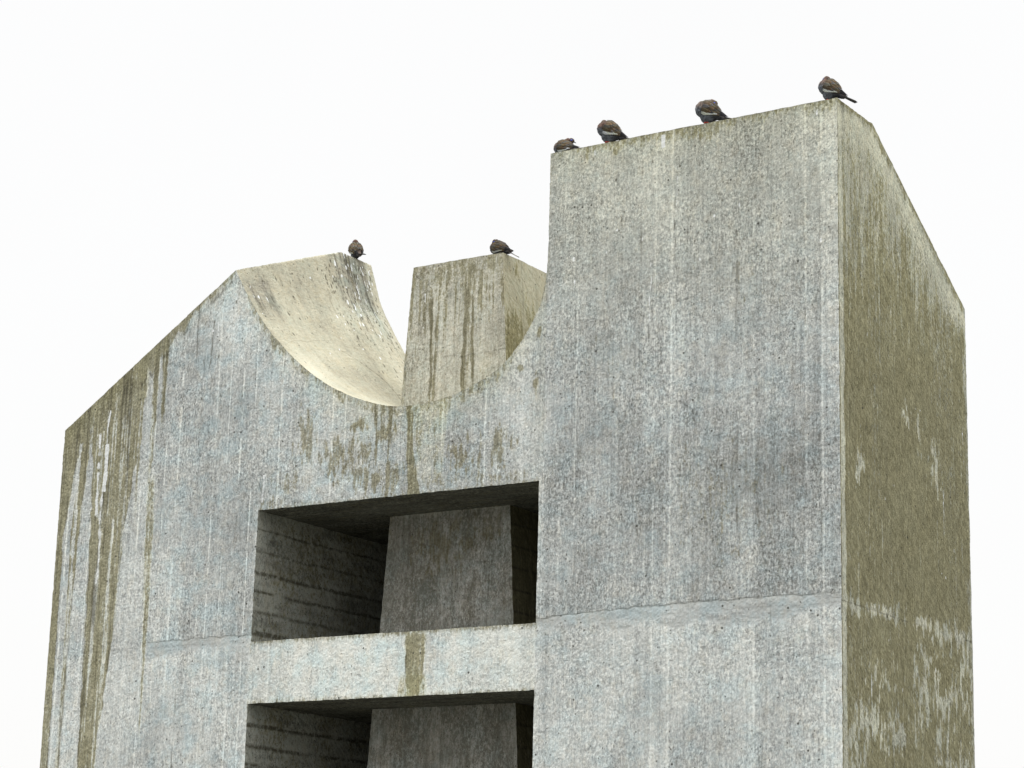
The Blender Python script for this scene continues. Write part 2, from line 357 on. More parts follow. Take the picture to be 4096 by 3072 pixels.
def front_patch(xs, zlo, zhi, nz):
    """columns xs; rows spaced evenly from zlo(x) to zhi(x)"""
    xs = np.asarray(xs); lo = np.broadcast_to(zlo, xs.shape); hi = np.broadcast_to(zhi, xs.shape)
    v = np.linspace(0, 1, nz)[:, None]
    Z = lo + v * (hi - lo); X = np.broadcast_to(xs, Z.shape)
    W, T = front_paint(X, Z)
    return patch(np.stack([X, X * 0, Z], -1), W, T)

G = .0085
def xr(a, b, g=G): return np.linspace(a, b, max(2, int(abs(b - a) / g) + 1))
def merge(*a):
    q = np.unique(np.round(np.concatenate(a), 5)); return q[np.r_[True, np.diff(q) > .0004]]

def arcz(xs): return ztop(np.minimum(xs, XT - 1e-6))

mon = bpy.data.objects.new('concrete_monument', None); link(mon)
mon['label'] = 'tall weathered board-marked concrete monument with a scooped top and two dark openings'
mon['category'] = 'monument'

def plain(P, tone=.45, ol=0., seed=0, wm=0.):
    P = np.asarray(P, float); x, y, z = P[..., 0], P[..., 1], P[..., 2]
    W = np.zeros(P.shape[:2] + (4,)); T = np.zeros(P.shape[:2] + (4,))
    W[..., 2] = tone + (fbm((x + y) * 2, z * 1.5, 4, seed) - .5) * .4; W[..., 0] = ol * (.4 + fbm((x + y) * 7, z * 1.2, 3, seed + 2)); T[..., 0] = wm
    return W, T
def quad(p00, p01, p11, p10, g=.05, **k):
    p00, p01, p11, p10 = [np.array(p, float) for p in (p00, p01, p11, p10)]
    nu = max(2, int(np.linalg.norm(p01 - p00) / g)); nv = max(2, int(np.linalg.norm(p10 - p00) / g))
    u = np.linspace(0, 1, nu)[None, :, None]; v = np.linspace(0, 1, nv)[:, None, None]
    P = (p00 * (1 - u) + p01 * u) * (1 - v) + (p10 * (1 - u) + p11 * u) * v
    paint = k.pop('paint', None)
    W, T = paint(P) if paint else plain(P, **k)
    return patch(P, W, T)

# inner walls of the openings: horizontal form boards with dark open joints
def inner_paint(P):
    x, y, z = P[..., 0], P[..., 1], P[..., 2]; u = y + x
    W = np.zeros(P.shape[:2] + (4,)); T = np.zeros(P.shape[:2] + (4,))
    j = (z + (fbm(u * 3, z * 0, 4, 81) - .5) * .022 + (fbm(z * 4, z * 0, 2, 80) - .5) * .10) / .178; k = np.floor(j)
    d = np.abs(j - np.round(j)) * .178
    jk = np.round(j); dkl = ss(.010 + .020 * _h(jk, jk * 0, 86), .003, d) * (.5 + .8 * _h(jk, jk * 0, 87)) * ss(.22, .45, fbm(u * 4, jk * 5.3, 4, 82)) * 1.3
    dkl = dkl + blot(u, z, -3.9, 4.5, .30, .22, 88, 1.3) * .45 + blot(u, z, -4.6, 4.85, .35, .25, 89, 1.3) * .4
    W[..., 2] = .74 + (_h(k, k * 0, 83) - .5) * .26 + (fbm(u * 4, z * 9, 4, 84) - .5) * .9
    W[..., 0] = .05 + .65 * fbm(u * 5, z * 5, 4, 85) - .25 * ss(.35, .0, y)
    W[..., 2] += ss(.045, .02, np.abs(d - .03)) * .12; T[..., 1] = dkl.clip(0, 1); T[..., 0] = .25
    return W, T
def ceil_paint(P):
    x, y, z = P[..., 0], P[..., 1], P[..., 2]
    W = np.zeros(P.shape[:2] + (4,)); T = np.zeros(P.shape[:2] + (4,))
    j = y / .15; k = np.floor(j); d = np.abs(j - np.round(j)) * .15
    W[..., 2] = .25 + (_h(k, k * 0, 93) - .5) * .15 + (fbm(x * 3, y * 9, 4, 94) - .5) * .4
    W[..., 0] = .3; T[..., 1] = ss(.010, .003, d) * .8; T[..., 0] = .3
    return W, T

# ---- gabled tower (left of the openings)
ins = []
xs1 = merge(xr(XL, -5.633), [-5.633], F_L[(F_L[:, 0] > -5.633) & (F_L[:, 0] < SL), 0], [SL])
for zb, zt_, n in ((0, Z2T, None), (Z2T, Z1B, None), (Z1B, Z1T, None)):
    ins.append(front_patch(xs1, zb, zt_, int((zt_ - zb) / (G if zb > 1 else .0145)) + 2))
ins.append(front_patch(xs1, Z1T, ztop(xs1), 215))
# outer end wall
ins.extend((quad((XL, YR, Z1T), (XL, 0, Z1T), (XL, 0, ZLEFT), (XL, YR, ZLEFT), ol=.8), quad((XL, YB, 0), (XL, 0, 0), (XL, 0, Z1T), (XL, YB, Z1T), ol=.8)))
gab = build('gabled_tower', ins, M_FACE, mon)
# inner wall of the opening side
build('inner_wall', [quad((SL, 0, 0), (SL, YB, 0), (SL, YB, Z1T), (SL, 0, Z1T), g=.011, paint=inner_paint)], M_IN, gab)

# ---- scooped saddle: front face above the opening, curved channel, ridge and roof
xs2 = merge(F_L[F_L[:, 0] > SL, 0], xr(SL, SR), F_R[F_R[:, 0] < SR, 0], [SL, SR])
xs2 = xs2[(xs2 >= SL) & (xs2 <= SR)]
sad = build('saddle', [front_patch(xs2, Z1T, ztop(xs2), 190),
                       quad((SL, 0, Z1T), (SL, YB, Z1T), (SR, YB, Z1T), (SR, 0, Z1T), g=.014, paint=ceil_paint)], M_FACE, mon)
sad.data.materials.append(M_IN)
npol = (len(xs2) - 1) * 189
mi = np.zeros(len(sad.data.polygons), np.int32); mi[npol:] = 1
sad.data.polygons.foreach_set('material_index', mi)

def zprof_tower(y): return np.interp(y, [0, .614, YB], [ZT, ZT, 6.752])
YR = 1.74
ys = np.unique(np.r_[np.linspace(0, 1.29, 190), np.linspace(1.29, YR, 70)])
rows = []
for y in ys:
    s = min(y / 1.29, 1.)
    P = F_L * (1 - s) + B_L * s
    if y > 1.74: P = np.c_[P[:, 0], np.minimum(P[:, 1], 7.76 - .578 * (y - 1.74))]
    rows.append(np.c_[P[:, 0], np.full(len(P), y), P[:, 1]])
SL_ = np.array(rows)
def curve_paint(P):
    x, y, z = P[..., 0], P[..., 1], P[..., 2]
    t = np.linspace(0, 1, P.shape[1])[None, :] + 0 * x      # 0 at ridge, 1 at the bottom of the scoop
    s = t * 2.6
    zr = z[:, :1]; d = s
    W = np.zeros(P.shape[:2] + (4,)); T = np.zeros(P.shape[:2] + (4,))
    tone = .50 + (fbm(y * 2, s * 1.4, 4, 101) - .5) * .75 + (fbm(y * 14, s * 2.5, 3, 102) - .5) * .28
    # old board marks following the scoop
    tone -= .05 * ss(.5, .62, fbm(y * 30, s * 1.5, 3, 120))
    dk = np.zeros_like(x); wh = np.zeros_like(x); ol = np.zeros_like(x); bl = np.zeros_like(x)
    dirty = ss(1.02, 1.25, y) * ss(1.72, 1.6, y) * ss(.95, .25, s + (fbm(y * 16, s * 0, 3, 103) - .5) * .7)
    dirty2 = ss(.42, .1, np.abs(y - .16) * 2 + .0) * ss(.75, .3, s) * ss(.10, .22, s) * .6
    dm = mx(dirty, dirty2)
    stx = fbm(y * 42, s * 2.2, 3, 104)
    tone -= dm * (.30 + .5 * (stx - .5)); bl += dm * .9
    dk += dirty * ss(.58, .70, stx) * .8 + dirty2 * ss(.60, .70, stx) + ss(.64, .72, fbm(y * 34, s * 5, 3, 121)) * ss(.9, .3, s) * ss(.05, .2, s) * .4
    wh = mx(wh, dirty * .8 * ss(.68, .76, fbm(y * 70 + 9, s * 9, 3, 105)) * ss(.85, .6, s), dirty2 * ss(.66, .74, fbm(y * 54 + 3, s * 6, 3, 106)))
    ol = mx(ol, ss(.05, .0, s - .03) * .35, ss(.03, 0, np.abs(y - 1.36 + s * .02)) * ss(1.0, .3, s) * .9)
    dk += ss(.012, .0, np.abs(y - 1.37 - .03 * s)) * ss(1.05, .7, s) * .8
    dk += ss(.010, .0, np.abs(y - 1.60 - .02 * s)) * ss(1.5, 1.0, s) * ss(.45, .6, fbm(s * 9, s * 0, 3, 107)) * .9
    # long crack / stained joint
    cy = .55 + .50 * ss(.7, 1.5, s) - .42 * ss(1.5, 2.5, s) + (fbm(s * 5, s * 0, 4, 108) - .5) * .05
    ck = ss(.016, .002, np.abs(y - cy)) * ss(.95, 1.1, s); 
    ol = mx(ol, ck * .55 * ss(.3, .6, fbm(s * 8, y * 4, 3, 109))); dk += ss(.012, .002, np.abs(y - cy)) * ss(.95, 1.1, s) * .55
    cs = .92 + (fbm(y * 5, y * 0, 4, 110) - .5) * .12
    dk += ss(.007, .001, np.abs(s - cs)) * ss(.75, .6, y) * .4
    cs = 1.75 + y * .5 + (fbm(y * 5, y * 0, 4, 111) - .5) * .1
    dk += ss(.006, .001, np.abs(s - cs)) * ss(1.1, .8, y) * .3
    r = np.random.RandomState(3)
    for i in range(330):
        py = r.uniform(.05, 1.7) if i < 70 else r.uniform(1.0, 1.7); ps = .08 + abs(r.normal(0, .55))
        a = r.uniform(.005, .011); b = a * r.uniform(1.2, 3.6)
        q = ss(1.1, .6, np.sqrt(((y - py) / a) ** 2 + ((s - ps) / b) ** 2))
        if r.rand() < .86: dk += q
        else: wh = mx(wh, q)
    W[..., 0] = ol.clip(0, 1); W[..., 1] = wh.clip(0, 1); W[..., 2] = tone.clip(0, 1)
    T[..., 0] = .12 * (1 - dm); T[..., 1] = dk.clip(0, 1); T[..., 2] = bl.clip(0, 1)
    return W, T
W_, T_ = curve_paint(SL_)
ch = [patch(SL_, W_, T_, flip=True)]
ysr = np.r_[ys, np.linspace(YR, YB, 14)[1:]]; top_r = zprof_tower(ysr)
rr = []
for y, zt_ in zip(ysr, top_r):
    v = np.linspace(7.1, ZT, 40)[1:]
    P = np.vstack([F_R, np.c_[np.full(39, XT), v]]); P[:, 1] = np.minimum(P[:, 1], zt_)
    rr.append(np.c_[P[:, 0], np.full(len(P), y), P[:, 1]])
RR = np.array(rr); W_, T_ = plain(RR, tone=.45, ol=.3, wm=.3)
ch.append(patch(RR, W_, T_, flip=True))
build('curved_channel', ch, M_CURVE, sad, smooth=True)
# roof behind the gable
ridge = SL_[:, 0, :]; u = np.linspace(0, 1, 40)[None, :, None]
edge = np.stack([np.full(len(ys), XL), ys, np.full(len(ys), ZLEFT)], -1)
RF = edge[:, None, :] * (1 - u) + ridge[:, None, :] * u
W_, T_ = plain(RF, tone=.4, ol=.7)
build('roof_slab', [patch(RF, W_, T_)], M_FACE, gab)

# ---- cross beams between the openings
for zb, zt_ in ((Z2T, Z1B), (Z3T, Z2B)):
    fp = front_patch(xr(SL, SR), zb, zt_, int((zt_ - zb) / G) + 1)
    b = build('crossbeam', [fp, quad((SL, 0, zt_), (SR, 0, zt_), (SR, YB, zt_), (SL, YB, zt_), paint=ceil_paint, g=.03),
                            quad((SL, 0, zb), (SL, YB, zb), (SR, YB, zb), (SR, 0, zb), paint=ceil_paint, g=.014)], M_FACE, mon)
    nf = (fp[0].shape[0] - 1) * (fp[0].shape[1] - 1)
    b.data.materials.append(M_IN); mi = np.zeros(len(b.data.polygons), np.int32); mi[nf:] = 1; b.data.polygons.foreach_set('material_index', mi)
build('plinth', [front_patch(xr(SL, SR, .02), 0, Z3B, 45), quad((SL, 0, Z3B), (SR, 0, Z3B), (SR, YB, Z3B), (SL, YB, Z3B), g=.05)], M_FACE, mon)
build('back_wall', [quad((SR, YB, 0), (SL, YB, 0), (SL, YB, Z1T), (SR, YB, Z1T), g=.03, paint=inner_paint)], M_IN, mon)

# ---- tall tower (right of the openings)
def side_paint(P):
    x, y, z = P[..., 0], P[..., 1], P[..., 2]
    zt_ = zprof_tower(y); d = zt_ - z
    # distance to the sloping edge measured across it
    de = np.minimum(d, np.where(y > .614, d * .866, d))
    off, line, st = board(y + 40, z, 3)
    n1 = fbm(y * 26, z * 3.2, 4, 131); n2 = fbm(y * 3, z * 1.6, 4, 132); n3 = fbm(y * 60, z * 3, 3, 133); n4 = fbm(y * 9, z * 4, 4, 134)
    tone = .40 + (n2 - .5) * .4 + (n1 - .5) * .35
    ol = .92 + (n2 - .5) * .35
    up = ss(5.6, 7.2, z)
    ol -= up * (.30 + .5 * (n1 - .35)); ol += (fbm(y * 5, z * .9, 4, 138) - .5) * .5; tone += up * .12
    # pale wash below the roof edge
    pale = ss(.30, .10, de + (n1 - .5) * .45) * ss(.045, .09, de + (n1 - .5) * .06)
    ol -= pale * .62; tone += pale * .22
    pale2 = ss(7.6, 7.0, z) * 0 + ss(.9, .3, de + (n1 - .5) * .6) * ss(6.4, 7.0, z)
    ol -= pale2 * .12
    # pale strip beside the corner
    w = .050 + .05 * fbm(z * 5, z * 0, 4, 135)
    cs = ss(.014, -.005, y - w) * ss(.002, .008, y - .010); ol -= cs * .85; tone += cs * .18
    dk = ss(.010, .003, y) * .75 + ss(6.9, 5.0, z) * (.22 + .5 * (n1 - .5)) * (1 - cs)
    ol = mx(ol, ss(.05, .02, de) * .7)
    # pale far edge
    fe = ss(.10, .0, YB - y + (n4 - .5) * .16) * ss(6.9, 6.6, z); ol -= fe * .6
    # construction joint and washed patches
    jz = 4.065 + (fbm(y * 4, y * 0, 3, 136) - .5) * .02
    pj = blot(y, z, .25, 4.05, .30, .07, 200, 1.3) + blot(y, z, .75, 4.07, .35, .05, 201, 1.5) + blot(y, z, 1.25, 4.1, .40, .06, 202, 1.4) + blot(y, z, 1.9, 4.06, .5, .10, 203, 1.3) + blot(y, z, 2.25, 3.93, .12, .16, 204, 1.2)
    pj = pj + blot(y, z, .65, 3.62, .22, .10, 205, 1.6) * .9 + blot(y, z, 1.45, 3.66, .28, .22, 206, 1.6) + blot(y, z, 2.0, 3.62, .35, .22, 207, 1.5)
    pj = pj + blot(y, z, .38, 3.28, .3, .18, 208, 1.5) + blot(y, z, .9, 3.22, .4, .14, 209, 1.6) + blot(y, z, 1.5, 3.3, .3, .12, 210, 1.6) + blot(y, z, 2.05, 3.1, .3, .2, 211, 1.5) + blot(y, z, .22, 2.95, .22, .18, 212, 1.5)
    pj = pj + blot(y, z, 1.15, 5.62, .10, .12, 213, 1.3) + blot(y, z, 1.4, 5.5, .06, .2, 214, 1.4) + blot(y, z, .3, 5.1, .1, .12, 215, 1.4) + blot(y, z, 1.7, 5.3, .1, .2, 216, 1.4)
    pj = (pj.clip(0, 1.2) - .2).clip(0, 1) * ss(.38, .52, n4 * .6 + n1 * .4); ol -= pj * 1.0; dk *= 1 - pj; tone += pj * .16
    dk += ss(.010, .002, np.abs(z - jz)) * ss(.40, .55, fbm(y * 3, y * 0 + 4, 3, 137)) * .7
    wh = np.zeros_like(x); r = np.random.RandomState(9)
    for i in range(34):
        cy = np.round(r.uniform(.1, 2.3) / (BW / 2)) * BW / 2 + r.normal(0, .006); zt0 = r.uniform(2.9, 5.9) if i % 3 else r.uniform(2.9, 4.0); L = r.uniform(.12, .55)
        q = drip(y, z, cy, zt0, zt0 - L, r.uniform(.004, .009), 300 + i); wh = mx(wh, q * r.uniform(.4, .62)); ol -= q * .5
    tone += line * .15; ol -= line * .30
    for i in range(40):
        cy = r.uniform(.05, 2.2); cz = r.uniform(3, 7.5); q = ss(1, .5, np.sqrt(((y - cy) / .008) ** 2 + ((z - cz) / r.uniform(.01, .03)) ** 2))
        if i % 2: dk += q * .9
        else: wh = mx(wh, q * .7)
    W = np.stack([ol.clip(0, 1), wh.clip(0, 1), tone.clip(0, 1), x * 0 + .1], -1)
    T = np.stack([(x * 0 + .75 + up * .1).clip(0, 1), dk.clip(0, 1), x * 0, x * 0], -1)
    return W, T
xs3 = merge(xr(SR, XT, .006), F_R[(F_R[:, 0] > SR) & (F_R[:, 0] < XT - .001), 0], [SR, XT])
xs3 = xs3[(xs3 >= SR) & (xs3 <= XT)]
xs4 = xr(XT, 0)
ts = []
for zb, zt_ in ((0, Z2T), (Z2T, Z1B), (Z1B, Z1T)):
    n = int((zt_ - zb) / (G if zb > 1 else .0145)) + 2
    ts.append(front_patch(xs3, zb, zt_, n)); ts.append(front_patch(xs4, zb, zt_, n))
ts.append(front_patch(xs3, Z1T, arcz(xs3), 240))
ts.append(front_patch(xs4, Z1T, ZT, 300))
yy = np.unique(np.r_[np.linspace(0, .614, 66), np.linspace(.614, YB, 190)])
hi = zprof_tower(yy)
for zb, zt_, n in ((0, np.full_like(yy, 2.4), 60), (2.4, np.full_like(yy, 4.065), 190), (4.065, hi, 330)):
    v = np.linspace(0, 1, n)[:, None]; Z = zb + v * (zt_ - zb); Y = np.broadcast_to(yy, Z.shape)
    P = np.stack([Y * 0, Y, Z], -1); W_, T_ = side_paint(P); ts.append(patch(P, W_, T_))
tow = build('tall_tower', ts, M_FACE, mon)
v = np.linspace(0, 1, 40)[None, :, None]
a = np.stack([np.full(len(yy), XT), yy, hi], -1); b = np.stack([np.zeros(len(yy)), yy, hi], -1)
RP = a[:, None] * (1 - v) + b[:, None] * v; W_, T_ = plain(RP, ol=.7)
build('roof_slab', [patch(RP, W_, T_)], M_FACE, tow)
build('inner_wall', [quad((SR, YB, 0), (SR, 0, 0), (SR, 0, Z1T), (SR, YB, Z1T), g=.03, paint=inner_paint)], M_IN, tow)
# rear faces
v = np.linspace(0, 1, 60)[:, None]
def rear(xs, tops):
    Z = v * tops; X = np.broadcast_to(xs, Z.shape); P = np.stack([X, X * 0 + YB, Z], -1); W_, T_ = plain(P, ol=.5); return patch(P, W_, T_, flip=True)
build('rear_face', [rear(np.array([XT, -1.2, 0.]), np.full(3, 6.752))], M_FACE, tow)
last_ = SL_[-1]
rx_ = np.r_[np.linspace(XL, last_[0, 0], 20)[:-1], last_[:, 0]]; rz_ = np.r_[np.linspace(ZLEFT, last_[0, 2], 20)[:-1], last_[:, 2]]
RRl = RR[-1]
def rear2(xs, tops, y, z0):
    Z = z0 + v * (tops - z0); X = np.broadcast_to(xs, Z.shape); P = np.stack([X, X * 0 + y, Z], -1); W_, T_ = plain(P, ol=.5); return patch(P, W_, T_, flip=True)
build('rear_face', [rear2(rx_, rz_, YR, Z1T), rear(RRl[:, 0], RRl[:, 2]), rear(np.array([XL, -5.5, -3.72]), np.full(3, Z1T)),
                    quad((XL, YR, Z1T), (-3.72, YR, Z1T), (-3.72, YB, Z1T), (XL, YB, Z1T)), quad((-3.72, YB, Z1T), (-3.72, YR, Z1T), (-3.72, YR, 5.856), (-3.72, YB, 5.856))], M_FACE, gab)

# ---- central tapered pillar
def pil_front(P):
    x, y, z = P[..., 0], P[..., 1], P[..., 2]
    c = -3.81; hw = np.interp(z, [4.17, 7.27], [.655, .455]); u = (x - c) * .455 / hw + c
    d = 7.27 - z; W = np.zeros(P.shape[:2] + (4,)); T = np.zeros(P.shape[:2] + (4,))
    fine = fbm(x * 48, z * 1.6, 4, 151); n = fbm(x * 7, z * 3, 4, 152)
    off, line, st = board(x + 20, z, 5)
    tone = .56 + (n - .5) * .5 + off * .12 + (fine - .5) * .35 + line * .12
    ol = ss(.50, .05, d + (fine - .5) * .5) * .55 + ss(.50, .62, fbm(x * 90, z * 1.3, 3, 155)) * .55 * ss(6.0, 6.9, z) * ss(7.2, 6.9, z) + (n - .5) * .5
    ol += (ss(.05, .0, np.abs(x - (c - hw)) ) * .5)
    dk = np.zeros_like(x)
    for keys, sd, am in (([(7.0, -3.725, -3.685), (6.5, -3.735, -3.70), (5.8, -3.75, -3.715)], 31, 1.), ([(6.95, -3.665, -3.645), (6.4, -3.65, -3.62), (6.1, -3.64, -3.61)], 32, .9),
                         ([(7.08, -3.67, -3.625), (6.6, -3.69, -3.65), (5.8, -3.71, -3.66)], 33, .5), ([(6.8, -4.02, -3.98), (6.2, -4.03, -4.0), (5.8, -4.05, -4.02)], 34, .8),
                         ([(6.95, -4.09, -4.05), (6.3, -4.06, -4.03), (5.9, -4.08, -4.05)], 35, .8), ([(7.0, -4.15, -4.13), (6.6, -4.17, -4.12)], 36, .7)):
        q = column(x, z, keys, seed=sd, soft=.008); ol = mx(ol, q * am); dk += q * (.55 if am > .6 else 0) * ss(.3, .6, fbm(x * 50, z * 4, 3, sd))
    wh = drip(x, z, -4.13, 7.05, 6.9, .006, 3) + drip(x, z, -4.15, 6.75, 6.65, .006, 5)
    cz = 6.43 + (fbm(x * 7, x * 0, 4, 153) - .5) * .06 - .05 * ss(-3.95, -4.1, x)
    dk += ss(.010, .002, np.abs(z - cz)) * ss(.35, .5, fbm(x * 4, x * 0, 3, 154)) * .55
    ol += ss(6.5, 5.6, z) * ss(5.35, 5.5, z) * .1
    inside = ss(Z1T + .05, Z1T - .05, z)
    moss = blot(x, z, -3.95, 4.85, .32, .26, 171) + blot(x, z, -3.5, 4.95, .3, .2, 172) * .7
    tone = tone - inside * .38; wmi = inside; ol = ol * (1 - .6 * inside) + inside * moss.clip(0, 1) * .75; dk += inside * moss.clip(0, 1) * .4  # tone drop inside paints the openings' shade into the colour; moss blots on top
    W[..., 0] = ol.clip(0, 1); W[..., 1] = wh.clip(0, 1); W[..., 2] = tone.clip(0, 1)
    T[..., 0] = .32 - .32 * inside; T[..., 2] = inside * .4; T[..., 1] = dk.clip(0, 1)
    return W, T
def pil_side(P):
    x, y, z = P[..., 0], P[..., 1], P[..., 2]; d = 7.27 - z
    W = np.zeros(P.shape[:2] + (4,)); T = np.zeros(P.shape[:2] + (4,)); n = fbm(y * 14, z * 3, 4, 161)
    W[..., 0] = (ss(.15, .75, d + (n - .5) * .5) * .75 + blot(y, z, .9, 7.18, .05, .14, 162) * .9).clip(0, 1) ; W[..., 2] = .62 + (n - .5) * .3
    T[..., 0] = .75; W[..., 3] = .55
    dk = ss(.006, .001, np.abs(y - .98 - .02 * d)) * .7
    r = np.random.RandomState(5)
    for i in range(60):
        py = r.uniform(.75, 1.6); pz = r.uniform(6, 7.25); dk += ss(1, .5, np.sqrt(((y - py) / r.uniform(.005, .01)) ** 2 + ((z - pz) / r.uniform(.006, .02)) ** 2))
    inside = ss(Z1T + .05, Z1T - .05, z)
    j = z / .178; dk += inside * ss(.014, .004, np.abs(j - np.round(j)) * .178) * .8
    W[..., 2] -= inside * .55; W[..., 0] = np.maximum(W[..., 0], inside * .5); dk += inside * .55; T[..., 1] = dk.clip(0, 1)  # face darkened inside the openings, shade painted into its colour
    return W, T
def px(z): h = np.interp(z, [0, 4.17, 7.27], [.655 + .27, .655, .455]); return -3.815 - h, -3.815 + h
PB = []
zs = np.unique(np.r_[np.linspace(0, 3, 80), np.linspace(3, 7.27, 480)])
def pface(f):
    P = np.array([[f(z, t) for t in np.linspace(0, 1, 110)] for z in zs]); return P
Y0, Y1 = .70, 1.68
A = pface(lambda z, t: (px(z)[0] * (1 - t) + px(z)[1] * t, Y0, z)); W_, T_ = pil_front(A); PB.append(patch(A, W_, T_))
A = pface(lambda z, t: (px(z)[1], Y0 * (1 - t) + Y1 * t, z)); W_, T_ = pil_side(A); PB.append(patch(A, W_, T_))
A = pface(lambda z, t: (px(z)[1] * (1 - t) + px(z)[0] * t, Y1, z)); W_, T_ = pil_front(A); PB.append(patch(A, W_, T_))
A = pface(lambda z, t: (px(z)[0], Y1 * (1 - t) + Y0 * t, z)); W_, T_ = pil_side(A); PB.append(patch(A, W_, T_))
h = px(7.27); PB.append(quad((h[0], Y0, 7.27), (h[1], Y0, 7.27), (h[1], Y1, 7.27), (h[0], Y1, 7.27), ol=.6))
build('tapered_pillar', PB, M_PILLAR, mon)

# ------------------------------------------------------------------ ground
m = bpy.data.materials.new('paving'); N = NT(m); pos = N.n('ShaderNodeTexCoord').outputs['Object']
br = N.n('ShaderNodeTexBrick', ins={'Vector': pos, 'Color1': (.14, .135, .12, 1), 'Color2': (.18, .17, .15, 1), 'Mortar': (.08, .08, .07, 1), 'Scale': 1.2, 'Mortar Size': .012})
c = N.mix(N.noise(pos, 3, 6, .7), br.outputs[0], (.11, .11, .09)); b = N.n('ShaderNodeBsdfPrincipled', ins={'Base Color': c, 'Roughness': .9})
N.n('ShaderNodeOutputMaterial', ins={0: b.outputs[0]})
bm = bmesh.new(); bmesh.ops.create_grid(bm, x_segments=40, y_segments=40, size=600)
me = bpy.data.meshes.new('ground'); bm.to_mesh(me); bm.free(); me.materials.append(m)
g = link(bpy.data.objects.new('ground', me)); g['kind'] = 'structure'

# ------------------------------------------------------------------ doves
def simple_mat(name, col, rough=.6, attr=False, var=.0):
    m = bpy.data.materials.new(name); N = NT(m); pos = N.n('ShaderNodeTexCoord').outputs['Object']
    n = N.noise(pos, 220, 4, .7)
    k = N.m('MULTIPLY_ADD', n, 1.3, .35)
    if attr: c = N.n('ShaderNodeAttribute', attribute_name='plumage').outputs['Color']
    else: c = N.n('ShaderNodeRGB').outputs[0]; c.default_value = (*col, 1)
    mul = N.n('ShaderNodeVectorMath', operation='SCALE', ins={0: c, 'Scale': k})
    bp = N.n('ShaderNodeBump', ins={'Strength': .6, 'Distance': .0015, 'Height': n})
    b = N.n('ShaderNodeBsdfPrincipled', ins={'Base Color': mul.outputs[0], 'Roughness': rough, 'Normal': bp.outputs[0]})
    b.inputs['Specular IOR Level'].default_value = .25
    N.n('ShaderNodeOutputMaterial', ins={0: b.outputs[0]}); return m
M_PLUME = simple_mat('dove_plumage', (1, 1, 1), .8, True)
M_LEG = simple_mat('red_leg_skin', (.42, .05, .035), .5)
M_BEAK = simple_mat('dark_beak', (.03, .03, .035), .4)
M_RING = simple_mat('blue_eye_skin', (.06, .10, .50), .5)
M_EYE = simple_mat('dark_eye', (.02, .01, .01), .15)

def plumage_mesh(name, verts, faces, cols, smooth=True):
    me = bpy.data.meshes.new(name); me.from_pydata([tuple(v) for v in verts], [], faces); me.update()
    at = me.attributes.new('plumage', 'FLOAT_COLOR', 'POINT')
    at.data.foreach_set('color', np.c_[np.array(cols), np.ones(len(cols))].ravel().astype(np.float32))
    me.polygons.foreach_set('use_smooth', np.full(len(me.polygons), smooth)); me.materials.append(M_PLUME); return me

